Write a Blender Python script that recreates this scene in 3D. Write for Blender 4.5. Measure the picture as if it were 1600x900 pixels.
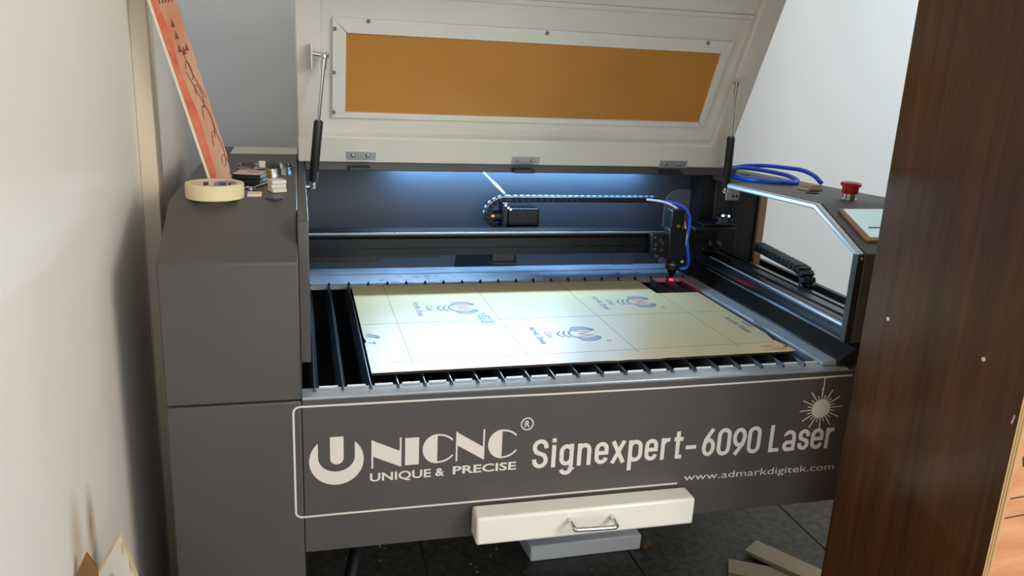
import bpy, math, random
from mathutils import Vector, Matrix
random.seed(7)
for o in list(bpy.data.objects): bpy.data.objects.remove(o)
sc = bpy.context.scene
ZB = 0.86                      # height of the cutting bed above the floor; measurements below are relative to the bed

# ------------------------------------------------------------------ camera
cam = bpy.data.cameras.new('camera'); camo = bpy.data.objects.new('camera', cam)
sc.collection.objects.link(camo)
cam.sensor_width = 36.0; cam.lens = 1277.5/1600*36; cam.clip_start = 0.02
RW = ((0.96843859, -0.24490321, 0.04635857), (-0.02253672, -0.27126447, -0.96224097), (0.24823134, 0.93082652, -0.2682223))
m = Matrix(((RW[0][0], -RW[1][0], -RW[2][0], -0.0154), (RW[0][1], -RW[1][1], -RW[2][1], -1.2885),
            (RW[0][2], -RW[1][2], -RW[2][2], 0.5242+ZB), (0, 0, 0, 1)))
camo.matrix_world = m
sc.camera = camo
# ------------------------------------------------------------------ world, daylight, exposure
w = bpy.data.worlds.new('world'); sc.world = w; w.use_nodes = True
bg = w.node_tree.nodes['Background']; bg.inputs[0].default_value = (0.86, 0.93, 1.0, 1); bg.inputs[1].default_value = 2.0
def area(name, loc, target, sx, sy, power, col):
    l = bpy.data.lights.new(name, 'AREA'); l.shape = 'RECTANGLE'; l.size = sx; l.size_y = sy; l.energy = power; l.color = col
    o = bpy.data.objects.new(name, l); sc.collection.objects.link(o); o.location = loc
    o.rotation_euler = (Vector(target)-Vector(loc)).to_track_quat('-Z', 'Y').to_euler(); return o
area('doorway_daylight', (2.05, -2.3, 2.20), (0.0, 0.2, 0.9), 1.0, 1.0, 46, (1.0, 0.955, 0.90))
area('window_daylight', (2.32, 0.45, 1.76), (1.0, 0.6, 1.4), 0.6, 0.8, 1.6, (0.50, 0.80, 1.0))
sc.view_settings.view_transform = 'Standard'; sc.view_settings.look = 'None'
sc.view_settings.gamma = 1.0; sc.view_settings.use_curve_mapping = False; sc.view_settings.exposure = 0.14

# ------------------------------------------------------------------ materials
def lin(c): return tuple(((v/255)/12.92 if v/255 <= .04045 else ((v/255+.055)/1.055)**2.4) for v in c)
MATS = {}
def mat(name, rgb, rough=.5, metal=0., var=.0, scale=20., bump=0., bscale=200., emit=None, estr=0., stretch=(1, 1, 1), rgb2=None, spec=.5, trans=0., detail=4):
    M = bpy.data.materials.new(name); M.use_nodes = True; nt = M.node_tree; b = nt.nodes['Principled BSDF']
    c = lin(rgb); b.inputs['Base Color'].default_value = (*c, 1); b.inputs['Roughness'].default_value = rough
    b.inputs['Metallic'].default_value = metal; b.inputs['Specular IOR Level'].default_value = spec
    if trans: b.inputs['Transmission Weight'].default_value = trans
    tc = nt.nodes.new('ShaderNodeTexCoord'); mp = nt.nodes.new('ShaderNodeMapping'); mp.inputs['Scale'].default_value = stretch
    nt.links.new(tc.outputs['Object'], mp.inputs[0])
    if var or rgb2:
        n = nt.nodes.new('ShaderNodeTexNoise'); n.inputs['Scale'].default_value = scale; n.inputs['Detail'].default_value = detail
        nt.links.new(mp.outputs[0], n.inputs['Vector'])
        r = nt.nodes.new('ShaderNodeValToRGB'); nt.links.new(n.outputs['Fac'], r.inputs[0])
        r.color_ramp.elements[0].position = .32; r.color_ramp.elements[1].position = .68
        c2 = lin(rgb2) if rgb2 else tuple(v*(1-var) for v in c)
        r.color_ramp.elements[0].color = (*c2, 1); r.color_ramp.elements[1].color = (*c, 1)
        nt.links.new(r.outputs[0], b.inputs['Base Color'])
    if bump:
        n2 = nt.nodes.new('ShaderNodeTexNoise'); n2.inputs['Scale'].default_value = bscale; n2.inputs['Detail'].default_value = 3
        nt.links.new(mp.outputs[0], n2.inputs['Vector'])
        bp = nt.nodes.new('ShaderNodeBump'); bp.inputs['Strength'].default_value = bump; bp.inputs['Distance'].default_value = .002
        nt.links.new(n2.outputs['Fac'], bp.inputs['Height']); nt.links.new(bp.outputs[0], b.inputs['Normal'])
    if emit: b.inputs['Emission Color'].default_value = (*lin(emit), 1); b.inputs['Emission Strength'].default_value = estr
    MATS[name] = M; return M
mat('grey_paint', (77, 73, 71), .42, var=.10, scale=6, bump=.12, bscale=700)
mat('grey_inner', (66, 68, 72), .5, var=.15, scale=5, bump=.08, bscale=500)
mat('black_paint', (22, 23, 25), .38, var=.2, scale=12)
mat('black_anod', (34, 36, 40), .30, .55, var=.2, scale=30)
mat('rail_metal', (70, 74, 80), .26, .9, var=.15, scale=8, stretch=(40, 1, 40))
mat('slat_metal', (72, 79, 87), .34, .5, var=.25, scale=20)
mat('edge_satin', (206, 216, 226), .30, .55)
mat('black_plastic', (18, 18, 20), .45)
mat('black_rubber', (12, 12, 13), .55)
mat('steel_grey', (112, 110, 108), .5)
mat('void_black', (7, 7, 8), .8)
mat('lid_white', (222, 218, 208), .38, var=.06, scale=5, bump=.12, bscale=60)
mat('trim_white', (222, 220, 212), .32, var=.04, scale=9)
mat('amber', (192, 134, 62), .24, rgb2=(180, 122, 54), scale=3, bump=.03, bscale=200)
mat('chrome', (215, 215, 215), .14, 1.)
mat('steel', (170, 172, 175), .30, 1., var=.2, scale=30)
mat('galv', (176, 182, 188), .36, .35, var=.22, scale=14)
mat('ledge_metal', (168, 176, 186), .45, .25, rgb2=(140, 148, 158), scale=9)
mat('brass', (205, 165, 80), .25, 1.)
mat('tray_dark', (16, 17, 19), .6)
mat('print_cream', (216, 209, 198), .5)
mat('white_plastic', (232, 228, 215), .32, var=.03, scale=10)
mat('lit_edge_white', (222, 226, 228), .35)  # light on the lip and chain edges, put in as a pale colour
mat('led', (255, 255, 255), .4, emit=(130, 190, 255), estr=75.)
mat('red_dot', (255, 20, 40), .4, emit=(255, 18, 48), estr=14.)
mat('red_plastic', (178, 30, 22), .32)
mat('screen', (190, 212, 212), .12, emit=(190, 225, 228), estr=.45)
mat('bezel', (168, 138, 112), .35)
mat('screen_line', (60, 90, 110), .3)
mat('blue_hose', (28, 104, 250), .22, spec=.6)
mat('white_cable', (225, 225, 225), .35)
mat('orange_cable', (205, 120, 80), .4)
mat('print_blue', (82, 100, 146), .6); mat('print_red', (186, 104, 104), .6); mat('print_grey', (120, 118, 130), .6)
mat('print_line', (128, 122, 92), .7); mat('print_pale', (176, 192, 224), .6)
mat('kraft_film', (202, 186, 142), .36, var=.07, scale=4, bump=.05, bscale=40)
mat('sheet_edge', (40, 26, 18), .4); mat('torn_paper', (208, 172, 120), .8, bump=.3, bscale=120)
mat('masking', (226, 208, 160), .6, var=.05, scale=40); mat('core', (196, 178, 165), .7)
mat('core_print', (90, 96, 150), .6); mat('dark_red_ink', (116, 46, 26), .6); mat('core_dark', (70, 40, 30), .6)
mat('off_white', (216, 206, 192), .55); mat('cream_tile', (228, 212, 182), .5); mat('pink_paper', (206, 178, 170), .6); mat('red_ink', (176, 70, 70), .6)
mat('purple_black', (38, 34, 62), .35); mat('light_wood', (196, 160, 110), .6, var=.15, scale=60)
mat('foam', (238, 240, 240), .8, bump=.3, bscale=150)
mat('card_beige', (172, 158, 128), .7, var=.08, scale=12)
mat('scrap_clear', (214, 206, 192), .2, var=.12, scale=12); mat('scrap_edge', (204, 178, 140), .5, var=.3, scale=30); mat('scrap_brown', (132, 88, 44), .45, var=.3, scale=14)
mat('ply_edge', (184, 152, 96), .7, rgb2=(122, 92, 52), scale=160, stretch=(4, .05, .02))
mat('peach_board', (214, 156, 112), .65, rgb2=(196, 132, 88), scale=16, stretch=(1, 1, 2.5))
mat('pencil', (70, 50, 45), .7)
mat('granite', (84, 79, 69), .5, rgb2=(46, 46, 43), scale=45, detail=8)
mat('grout', (70, 68, 62), .8); mat('crumb', (150, 138, 112), .8)
mat('ceiling_paint', (228, 226, 220), .7)
mat('batten_wood', (222, 204, 180), .6, var=.08, scale=14, stretch=(1, 1, .2))
mat('back_wall', (222, 226, 228), .62, var=.05, scale=3, bump=.1, bscale=60)
mat('trim_dark', (90, 80, 70), .7)

def wall_left_mat():
    M = mat('left_wall', (238, 229, 216), .6, var=.05, scale=2.2, bump=.15, bscale=40, stretch=(1, 1.6, .5))
    nt = M.node_tree; b = nt.nodes['Principled BSDF']; src = b.inputs['Base Color'].links[0].from_socket
    tc = [n for n in nt.nodes if n.type == 'TEX_COORD'][0]; prev = src
    for (y, z, ry, rz, amt) in ((-.275, -.085+ZB, .034, .075, .26), (-.205, -.107+ZB, .026, .065, .42), (-.25, -.16+ZB, .06, .07, .16)):   # damp stains
        mp = nt.nodes.new('ShaderNodeMapping'); mp.inputs['Location'].default_value = (0, -y/ry, -z/rz); mp.inputs['Scale'].default_value = (0, 1/ry, 1/rz)
        nt.links.new(tc.outputs['Object'], mp.inputs[0])
        g = nt.nodes.new('ShaderNodeTexGradient'); g.gradient_type = 'SPHERICAL'; nt.links.new(mp.outputs[0], g.inputs[0])
        r = nt.nodes.new('ShaderNodeMath'); r.operation = 'MULTIPLY'; r.use_clamp = True; r.inputs[1].default_value = 2.2*amt
        nt.links.new(g.outputs['Fac'], r.inputs[0])
        mx = nt.nodes.new('ShaderNodeMix'); mx.data_type = 'RGBA'; mx.inputs['B'].default_value = (*lin((168, 122, 66)), 1)
        nt.links.new(r.outputs[0], mx.inputs['Factor']); nt.links.new(prev, mx.inputs['A']); prev = mx.outputs['Result']
    nt.links.new(prev, b.inputs['Base Color'])
wall_left_mat()
def wood_mat():
    M = bpy.data.materials.new('dark_walnut'); M.use_nodes = True; nt = M.node_tree; b = nt.nodes['Principled BSDF']
    tc = nt.nodes.new('ShaderNodeTexCoord'); mp = nt.nodes.new('ShaderNodeMapping'); mp.inputs['Scale'].default_value = (1, 16, .8)
    nt.links.new(tc.outputs['Object'], mp.inputs[0])
    n = nt.nodes.new('ShaderNodeTexNoise'); n.inputs['Scale'].default_value = 2.2; n.inputs['Detail'].default_value = 7; n.inputs['Distortion'].default_value = .6
    n2 = nt.nodes.new('ShaderNodeTexNoise'); n2.inputs['Scale'].default_value = 18; n2.inputs['Detail'].default_value = 4
    nt.links.new(mp.outputs[0], n.inputs[0]); nt.links.new(mp.outputs[0], n2.inputs[0])
    r = nt.nodes.new('ShaderNodeValToRGB'); r.color_ramp.elements[0].position = .22; r.color_ramp.elements[1].position = .82
    r.color_ramp.elements[0].color = (*lin((60, 38, 22)), 1); r.color_ramp.elements[1].color = (*lin((100, 64, 36)), 1)
    nt.links.new(n.outputs['Fac'], r.inputs[0])
    mx = nt.nodes.new('ShaderNodeMix'); mx.data_type = 'RGBA'; mx.blend_type = 'MULTIPLY'; mx.inputs['Factor'].default_value = .6
    r2 = nt.nodes.new('ShaderNodeValToRGB'); r2.color_ramp.elements[0].color = (.66, .64, .62, 1); r2.color_ramp.elements[1].color = (1, 1, 1, 1)
    r2.color_ramp.elements[0].position = .3; r2.color_ramp.elements[1].position = .6
    nt.links.new(n2.outputs['Fac'], r2.inputs[0]); nt.links.new(r.outputs[0], mx.inputs['A']); nt.links.new(r2.outputs[0], mx.inputs['B'])
    nt.links.new(mx.outputs['Result'], b.inputs['Base Color']); b.inputs['Roughness'].default_value = .24
    MATS['dark_walnut'] = M
wood_mat()
def stain_board_mat():
    M = mat('stained_board', (190, 152, 122), .5, rgb2=(178, 108, 70), scale=9, stretch=(2.2, 1, .6), bump=.1, bscale=60)
stain_board_mat()

# ------------------------------------------------------------------ mesh building
class MB:
    def __init__(s): s.v = []; s.f = []
    def add(s, vs, fs):
        k = len(s.v); s.v += [tuple(v) for v in vs]; s.f += [tuple(i+k for i in f) for f in fs]; return s
    def box(s, x0, x1, y0, y1, z0, z1):
        return s.add([(x0,y0,z0),(x1,y0,z0),(x1,y1,z0),(x0,y1,z0),(x0,y0,z1),(x1,y0,z1),(x1,y1,z1),(x0,y1,z1)],
                     [(0,3,2,1),(4,5,6,7),(0,1,5,4),(1,2,6,5),(2,3,7,6),(3,0,4,7)])
    def obox(s, c, size, ax=None):
        ax = ax or ((1,0,0),(0,1,0),(0,0,1)); c = Vector(c); a = [Vector(q).normalized()*h/2 for q, h in zip(ax, size)]
        vs = [c+sx*a[0]+sy*a[1]+sz*a[2] for sz in (-1,1) for (sx,sy) in ((-1,-1),(1,-1),(1,1),(-1,1))]
        return s.add(vs, [(0,3,2,1),(4,5,6,7),(0,1,5,4),(1,2,6,5),(2,3,7,6),(3,0,4,7)])
    def prism(s, pts, fn, h0, h1):           # polygon pts (a,b) -> fn(a,b,h)
        n = len(pts); vs = [fn(a,b,h0) for a,b in pts]+[fn(a,b,h1) for a,b in pts]
        return s.add(vs, [tuple(range(n-1,-1,-1)), tuple(range(n,2*n))]+[(i,(i+1)%n,n+(i+1)%n,n+i) for i in range(n)])
    def strip(s, L, R, fn, h0, h1, closed=False):   # ribbon between two polylines
        n = len(L); q = range(n) if closed else range(n-1)
        vs = [fn(a,b,h) for h in (h0,h1) for P in (L,R) for a,b in P]; fs = []
        for i in q:
            j = (i+1) % n
            fs += [(2*n+i,3*n+i,3*n+j,2*n+j),(i,j,n+j,n+i),(i,2*n+i,2*n+j,j),(n+i,n+j,3*n+j,3*n+i)]
        if not closed: fs += [(0,n,3*n,2*n),(n-1,3*n-1,4*n-1,2*n-1)]
        return s.add(vs, fs)
    def ribbon(s, pts, wd, fn, h0, h1, closed=False):
        n = len(pts); L = []; R = []
        for i in range(n):
            p = Vector(pts[i])
            a = Vector(pts[i-1]) if (i or closed) else None; b = Vector(pts[(i+1) % n]) if (i < n-1 or closed) else None
            d1 = (p-a).normalized() if a is not None else None; d2 = (b-p).normalized() if b is not None else None
            d1 = d1 or d2; d2 = d2 or d1
            t = (d1+d2); t = t.normalized() if t.length > 1e-6 else d1
            k = max(.45, t.dot(d1)); nn = Vector((-t.y, t.x))*(wd/2/k)
            L.append(tuple(p+nn)); R.append(tuple(p-nn))
        return s.strip(L, R, fn, h0, h1, closed)
    def cyl(s, p0, p1, r0, r1=None, n=20):
        r1 = r0 if r1 is None else r1; return s.rev(p0, p1, [(0,r0),(1,r1)], n)
    def rev(s, p0, p1, prof, n=24):          # surface of revolution; prof = [(t along axis, radius)]
        p0 = Vector(p0); d = Vector(p1)-p0; z = d.normalized(); x = z.orthogonal().normalized(); y = z.cross(x)
        vs = [p0+d*t+(x*math.cos(2*math.pi*i/n)+y*math.sin(2*math.pi*i/n))*r for t, r in prof for i in range(n)]
        fs = [(k*n+i, k*n+(i+1)%n, (k+1)*n+(i+1)%n, (k+1)*n+i) for k in range(len(prof)-1) for i in range(n)]
        fs += [tuple(range(n-1,-1,-1)), tuple(range((len(prof)-1)*n, len(prof)*n))]
        return s.add(vs, fs)
    def ring(s, p0, p1, ro, ri, n=48):       # hollow band
        p0 = Vector(p0); d = Vector(p1)-p0; z = d.normalized(); x = z.orthogonal().normalized(); y = z.cross(x); vs = []
        for t, r in ((0,ro),(1,ro),(1,ri),(0,ri)):
            vs += [p0+d*t+(x*math.cos(2*math.pi*i/n)+y*math.sin(2*math.pi*i/n))*r for i in range(n)]
        return s.add(vs, [(k*n+i, k*n+(i+1)%n, ((k+1)%4)*n+(i+1)%n, ((k+1)%4)*n+i) for k in range(4) for i in range(n)])
    def tube(s, pts, r, n=10, sub=6, loop=False):
        P = [Vector(p) for p in pts]; C = []
        if sub > 1:
            for i in range(len(P)-1):
                a, b, c, d = P[max(i-1,0)], P[i], P[i+1], P[min(i+2,len(P)-1)]
                for k in range(sub):
                    t = k/sub; C.append(.5*((2*b)+(c-a)*t+(2*a-5*b+4*c-d)*t*t+(3*b-a-3*c+d)*t**3))
            C.append(P[-1])
        else: C = P
        vs = []; x = None
        for i, p in enumerate(C):
            t = (C[min(i+1,len(C)-1)]-C[max(i-1,0)]).normalized()
            x = t.orthogonal().normalized() if x is None else (x-t*x.dot(t)).normalized()
            y = t.cross(x); vs += [p+(x*math.cos(2*math.pi*k/n)+y*math.sin(2*math.pi*k/n))*r for k in range(n)]
        fs = [(i*n+k, i*n+(k+1)%n, (i+1)*n+(k+1)%n, (i+1)*n+k) for i in range(len(C)-1) for k in range(n)]
        fs += [tuple(range(n-1,-1,-1)), tuple(range((len(C)-1)*n, len(C)*n))]
        return s.add(vs, fs)
WL = {}
def link(o, parent, loc):
    sc.collection.objects.link(o); WL[o.name] = Vector(loc)
    if parent: o.parent = parent; o.location = Vector(loc)-WL[parent.name]
    else: o.location = loc
    return o
def build(name, mb, material, parent=None, bevel=0., smooth=True, label=None, cat=None, group=None, kind=None, mats=None, origin=None):
    vs = [Vector((x, y, z+ZB)) for x, y, z in mb.v]
    if origin is None:
        lo = [min(v[i] for v in vs) for i in range(3)]; hi = [max(v[i] for v in vs) for i in range(3)]
        origin = Vector(((lo[0]+hi[0])/2, (lo[1]+hi[1])/2, lo[2]))
    me = bpy.data.meshes.new(name); me.from_pydata([v-origin for v in vs], [], mb.f); me.update()
    me.materials.append(MATS[material])
    import bmesh
    bm = bmesh.new(); bm.from_mesh(me); bmesh.ops.recalc_face_normals(bm, faces=bm.faces); bm.to_mesh(me); bm.free()
    if smooth: me.shade_smooth(); me.set_sharp_from_angle(angle=math.radians(32))
    o = link(bpy.data.objects.new(name, me), parent, origin)
    if bevel:
        b = o.modifiers.new('bevel', 'BEVEL'); b.width = bevel; b.segments = 2; b.limit_method = 'ANGLE'; b.angle_limit = math.radians(40)
    tag(o, label, cat, group, kind); return o
def tag(o, label=None, cat=None, group=None, kind=None):
    for k, v in (('label', label), ('category', cat), ('group', group), ('kind', kind)):
        if v: o[k] = v
    return o
def empty(name, loc, label=None, cat=None, group=None):
    o = bpy.data.objects.new(name, None); o.empty_display_size = .05
    link(o, None, (loc[0], loc[1], loc[2]+ZB)); return tag(o, label, cat, group)
def copy_to(o, parent, delta):               # another instance sharing the mesh, moved by delta in world axes
    c = o.copy(); link(c, parent, WL[o.name]+Vector(delta)); return c
def text_mesh(body, bold=0.):
    cu = bpy.data.curves.new('t', 'FONT'); cu.body = body; cu.offset = bold; cu.resolution_u = 3
    o = bpy.data.objects.new('t', cu); sc.collection.objects.link(o)
    dg = bpy.context.evaluated_depsgraph_get(); me = bpy.data.meshes.new_from_object(o.evaluated_get(dg))
    vs = [(v.co.x, v.co.y) for v in me.vertices]; fs = [tuple(p.vertices) for p in me.polygons]
    bpy.data.objects.remove(o); bpy.data.curves.remove(cu); bpy.data.meshes.remove(me)
    return vs, fs
def put_text(mb, body, fn, h, a0, a1, b0, b1, bold=0., cap='H'):
    vs, fs = text_mesh(body, bold); cv, _ = text_mesh(cap, bold)
    xs = [v[0] for v in vs]; ys = [v[1] for v in cv]
    sx = (a1-a0)/(max(xs)-min(xs)); sy = (b1-b0)/(max(ys)-min(ys))
    mb.add([fn(a0+(x-min(xs))*sx, b0+(y-min(ys))*sy, h) for x, y in vs], fs)
def arc(cx, cy, rx, ry, a0, a1, n=10):
    return [(cx+rx*math.cos(math.radians(a0+(a1-a0)*i/n)), cy+ry*math.sin(math.radians(a0+(a1-a0)*i/n))) for i in range(n+1)]

# ================================================================== THE ROOM
FL = -ZB
S = 'structure'
mb = MB().box(-.42, -.30, -3.6, .3315, FL, 1.9).box(-.42, -.30, .3365, 1.17, FL, 1.9)
build('wall_left', mb, 'left_wall', kind=S, smooth=False, origin=Vector((0, 0, 0)), label='warm white plaster wall with brown damp stains beside the machine')
build('wall_back', MB().box(-.30, 2.4, 1.05, 1.17, FL, 1.9), 'back_wall', kind=S, smooth=False, label='pale grey painted wall behind the machine')
# right wall with a window opening behind the cupboard
mb = MB().box(2.4, 2.5, -3.6, .15, FL, 1.9).box(2.4, 2.5, .75, 1.17, FL, 1.9).box(2.4, 2.5, .15, .75, FL, .5).box(2.4, 2.5, .15, .75, 1.3, 1.9)
build('wall_right', mb, 'back_wall', kind=S, smooth=False, label='pale wall on the right with a window opening')
build('ceiling', MB().box(-.42, 2.5, -3.6, 1.17, 1.9, 2.0), 'ceiling_paint', kind=S, smooth=False, label='plain white ceiling over the room')
fl = build('floor', MB().box(-.42, 2.5, -3.6, 1.17, FL-.05, FL-.004), 'grout', kind=S, smooth=False, label='dark speckled stone tile floor under the machine')
t0 = build('tile', MB().box(-.295, .299, .451, 1.045, FL-.004, FL), 'granite', fl, bevel=.001)
for i in range(5):
    for j in range(8):
        if i or j:
            if i == 4: continue
            copy_to(t0, fl, (.6*i, -.6*j, 0))
build('trim_1', MB().box(-.30, -.270, .3385, .402, FL, 1.9), 'batten_wood', kind=S, bevel=.002, label='narrow pale wooden batten standing against the left wall')

# ================================================================== THE LASER CUTTER
LC = empty('laser_cutter', (.48, .40, FL), 'large dark grey laser cutting machine with raised cream lid', 'machine')
YP = -.043; XL = -.021; XR = .98; XO = 1.205
def yz(x0, x1):                                   # profile in (y,z) extruded along x
    return lambda a, b, h: (h, a, b)
# ---- left cabinet
def LP(zlow): return [(YP, zlow), (YP, .214), (.122, .281), (.905, .281), (.905, zlow)]
mb = MB().prism(LP(-.0125), yz(0, 0), -.222, XL)
lcov = build('left_cover', mb, 'grey_paint', LC, bevel=.003)
build('left_cabinet', MB().box(-.222, XL, YP, .905, FL+.04, -.0145), 'grey_paint', LC, bevel=.003)
for (x, y) in ((-.19, 0.), (-.05, 0.), (-.19, .85), (-.05, .85), (1.185, 0.01), (1.185, .88)):
    build('foot', MB().cyl((x, y, FL), (x, y, FL+.012), .022, n=16).cyl((x, y, FL+.012), (x, y, FL+.04), .008, n=10), 'black_rubber', LC)
build('inner_side_wall', MB().box(XL, -.004, .0, .73, .034, .268), 'grey_paint', LC, bevel=.002)
build('rear_cutout_panel', MB().box(-.172, XL+.0, .757, .885, .2812, .2835), 'white_plastic', LC)
# ---- front panel with its printed label
fp = build('front_panel', MB().box(XL+.0006, XO, YP, YP+.03, -.29, -.0135), 'grey_paint', LC, bevel=.0015)
fn = lambda a, b, h: (a, YP-h, b)
H0, H1 = -.0005, .0005
PR = 'print_cream'
# rounded border, open at lower right where the web address stands
pts = [(.653, -.2210)]+[(-.024+(.653+.024)*k/12, -.2218+.0008*k/12) for k in range(11, 0, -1)]+arc(-.0235, -.2118, .0105, .0105, 270, 180, 6)+arc(-.0235, -.0345, .0105, .0105, 180, 90, 6)+[(.2, -.0245), (.4, -.0265), (.6, -.027), (.8, -.0255), (.995, -.0230)]
build('label_border', MB().ribbon(pts, .0032, fn, H0, H1), PR, fp)
# U emblem
cx, cy, r = .0327, -.1228, .0440
outer = arc(cx, cy, r, r, 134, 406, 40)
inner = [(.0622, -.0905)]+[(.0622, -.118)]+arc(.0326, -.1165, .0296, .0265, 0, -180, 20)+[(.0030, -.118), (.0030, -.0905)]
# crescent as a ribbon: outer rim to inner rim
n = 41; inn = []
L = [0]
for i in range(1, len(inner)): L.append(L[-1]+math.dist(inner[i], inner[i-1]))
for k in range(n):
    d = L[-1]*(1-k/(n-1)); i = max(j for j in range(len(L)) if L[j] <= d+1e-9); i = min(i, len(L)-2); t = (d-L[i])/(L[i+1]-L[i])
    inn.append((inner[i][0]*(1-t)+inner[i+1][0]*t, inner[i][1]*(1-t)+inner[i+1][1]*t))
mb = MB().strip(outer, inn, fn, H0, H1)
mb.prism([(.0223, -.0803), (.0223, -.119)]+arc(.0332, -.119, .0109, .0109, 180, 360, 10)+[(.0441, -.0803)], fn, H0, H1)
build('emblem_print', mb, PR, fp)
# N I C N C
def letter_n(x0, x1, t, b, fat):
    m_ = MB(); wd = .0029
    m_.prism([(x0, t), (x0+wd, t), (x0+wd, b), (x0, b)], fn, H0, H1)
    m_.prism([(x1-wd, t+.0015), (x1, t+.0015), (x1, b), (x1-wd, b)], fn, H0, H1)
    m_.prism([(x0, t), (x1-wd*.5, b+fat*.99), (x1-wd*.5, b), (x0, t-fat)], fn, H0, H1+.00012); return m_
def letter_c(x0, xm, x1, t, b):
    m_ = MB(); h = (t-b)/2; cy = (t+b)/2
    m_.prism(arc(xm, cy, xm-x0, h, 90, 270, 20), fn, H0, H1)
    m_.ribbon(arc(xm, cy, x1-xm+.004, h-.0015, 90, 34, 10), .0030, fn, H0, H1)
    m_.ribbon(arc(xm, cy, x1-xm+.004, h-.0015, -90, -32, 10), .0030, fn, H0, H1); return m_
build('letter_print', letter_n(.0893, .1390, -.0908, -.1424, .0285), PR, fp)
build('letter_print', MB().prism([(.1450, -.0910), (.1684, -.0910), (.1684, -.1410), (.1450, -.1410)], fn, H0, H1), PR, fp)
build('letter_print', letter_c(.1745, .1997, .2270, -.0875, -.1414), PR, fp)
build('letter_print', letter_n(.2315, .2814, -.0858, -.1408, .0235), PR, fp)
build('letter_print', letter_c(.2876, .3122, .3385, -.0872, -.1412), PR, fp)
mb = MB().ribbon(arc(.3558, -.0797, .0106, .0110, 0, 360, 28)[:-1], .0021, fn, H0, H1, True); put_text(mb, 'R', fn, H1, .3515, .3608, -.0858, -.0735, .02)
build('registered_mark', mb, PR, fp)
mb = MB(); put_text(mb, 'UNIQUE', fn, H1, .0867, .1895, -.1665, -.1512, .022); put_text(mb, '&', fn, H1, .1969, .2126, -.1660, -.1508, .03); put_text(mb, 'PRECISE', fn, H1, .2272, .3395, -.1652, -.1500, .022)
build('slogan_print', mb, PR, fp)
mb = MB(); put_text(mb, 'www.admarkdigitek.com', lambda a, b, h: fn(a, b-.012*(a-.6656), h), H1, .6656, .9880, -.2168, -.2030, -.002)
build('web_address_print', mb, PR, fp)
# condensed stroke lettering
def glyph(ch, x0, x1, W=.0076):
    xm = (x0+x1)/2; base = -.1668-.0108*(xm-.38); cap = base+.0558; xh = base+.0432; des = base-.0165
    L, R = x0+W/2, x1-W/2; cx = (L+R)/2; r = (R-L)/2; ry = r*1.05; out = []
    def stad(t, b): return arc(cx, t-W/2-ry, r, ry, 0, 180, 8)+arc(cx, b+W/2+ry, r, ry, 180, 360, 8)
    if ch in 'Ss':
        t = cap if ch == 'S' else xh; T = t-W/2; B = base+W/2; h = T-B; k = min(ry, h*.26)
        p = [(R, T-k-h*.06)]+arc(cx, T-k, r, k, 0, 180, 8)+[(L, T-k-h*.05), (L+r*.3, T-h*.43), (R-r*.3, B+h*.43), (R, B+k+h*.05)]+arc(cx, B+k, r, k, 0, -180, 8)+[(L, B+k+h*.06)]
        out.append((p, False))
    elif ch == 'i': out += [([(xm, base), (xm, xh)], False), ([(xm, cap-W*.95), (xm, cap+W*.05)], False)]
    elif ch == 'g':
        out += [(stad(xh, base+.002), True), ([(R, xh)]+[(R, des+W/2+ry)]+arc(cx, des+W/2+ry, r, ry, 0, -165, 8), False)]
    elif ch == 'n': out += [([(L, base), (L, xh)], False), (arc(cx, xh-W/2-ry, r, ry, 180, 0, 8)+[(R, base)], False)]
    elif ch == 'e':
        mid = base+.0218
        out += [([(L, mid), (R+W/2, mid)], False), ([(R, mid)]+arc(cx, xh-W/2-ry, r, ry, 0, 180, 8)+arc(cx, base+W/2+ry, r, ry, 180, 350, 8), False)]
    elif ch == 'x': out += [([(L, base), (R, xh)], False), ([(L, xh), (R, base)], False)]
    elif ch == 'p': out += [(stad(xh, base), True), ([(L, xh), (L, des)], False)]
    elif ch == 'r': out += [([(L, base), (L, xh)], False), (arc(L+r*1.6, xh-W/2-ry*1.4, r*1.6, ry*1.4, 175, 78, 7), False)]
    elif ch == 't':
        sx = x0+(x1-x0)*.42
        out += [([(sx, cap-.001), (sx, base+.0005)], False), ([(sx, base+W/2), (x1, base+W/2)], False), ([(x0-.001, xh-W/2), (x1+.001, xh-W/2)], False)]
    elif ch == '-': out += [([(x0, base+.0215), (x1, base+.0215)], False)]
    elif ch == '0': out += [(stad(cap, base), True)]
    elif ch == '6': out += [(arc(cx, base+W/2+ry*1.55, r, ry*1.45, 0, 360, 22)[:-1], True), ([(L+.0003, base+W/2+ry*1.55), (L+r*.25, base+.034), (R-r*.28, cap)], False)]
    elif ch == '9': out += [(arc(cx, cap-W/2-ry*1.55, r, ry*1.45, 0, 360, 22)[:-1], True), ([(R-.0003, cap-W/2-ry*1.55), (R-r*.25, cap-.034), (L+r*.28, base)], False)]
    elif ch == 'L': out += [([(L, cap), (L, base+W/2), (x1, base+W/2)], False)]
    elif ch == 'a':
        out += [([(L+r*.1, xh-W/2-ry*.75)]+arc(cx, xh-W/2-ry, r, ry, 160, 0, 8)+[(R, base)], False),
                (arc(L+.0062, base+W/2+.0068, .0062, .0075, 90, 270, 8)+[(R, base+W/2), (R, base+W/2+.0145)], True)]
    m_ = MB()
    for k, (p, c) in enumerate(out): m_.ribbon(p, W, fn, H0, H1+.00012*k, c)
    return m_
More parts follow.
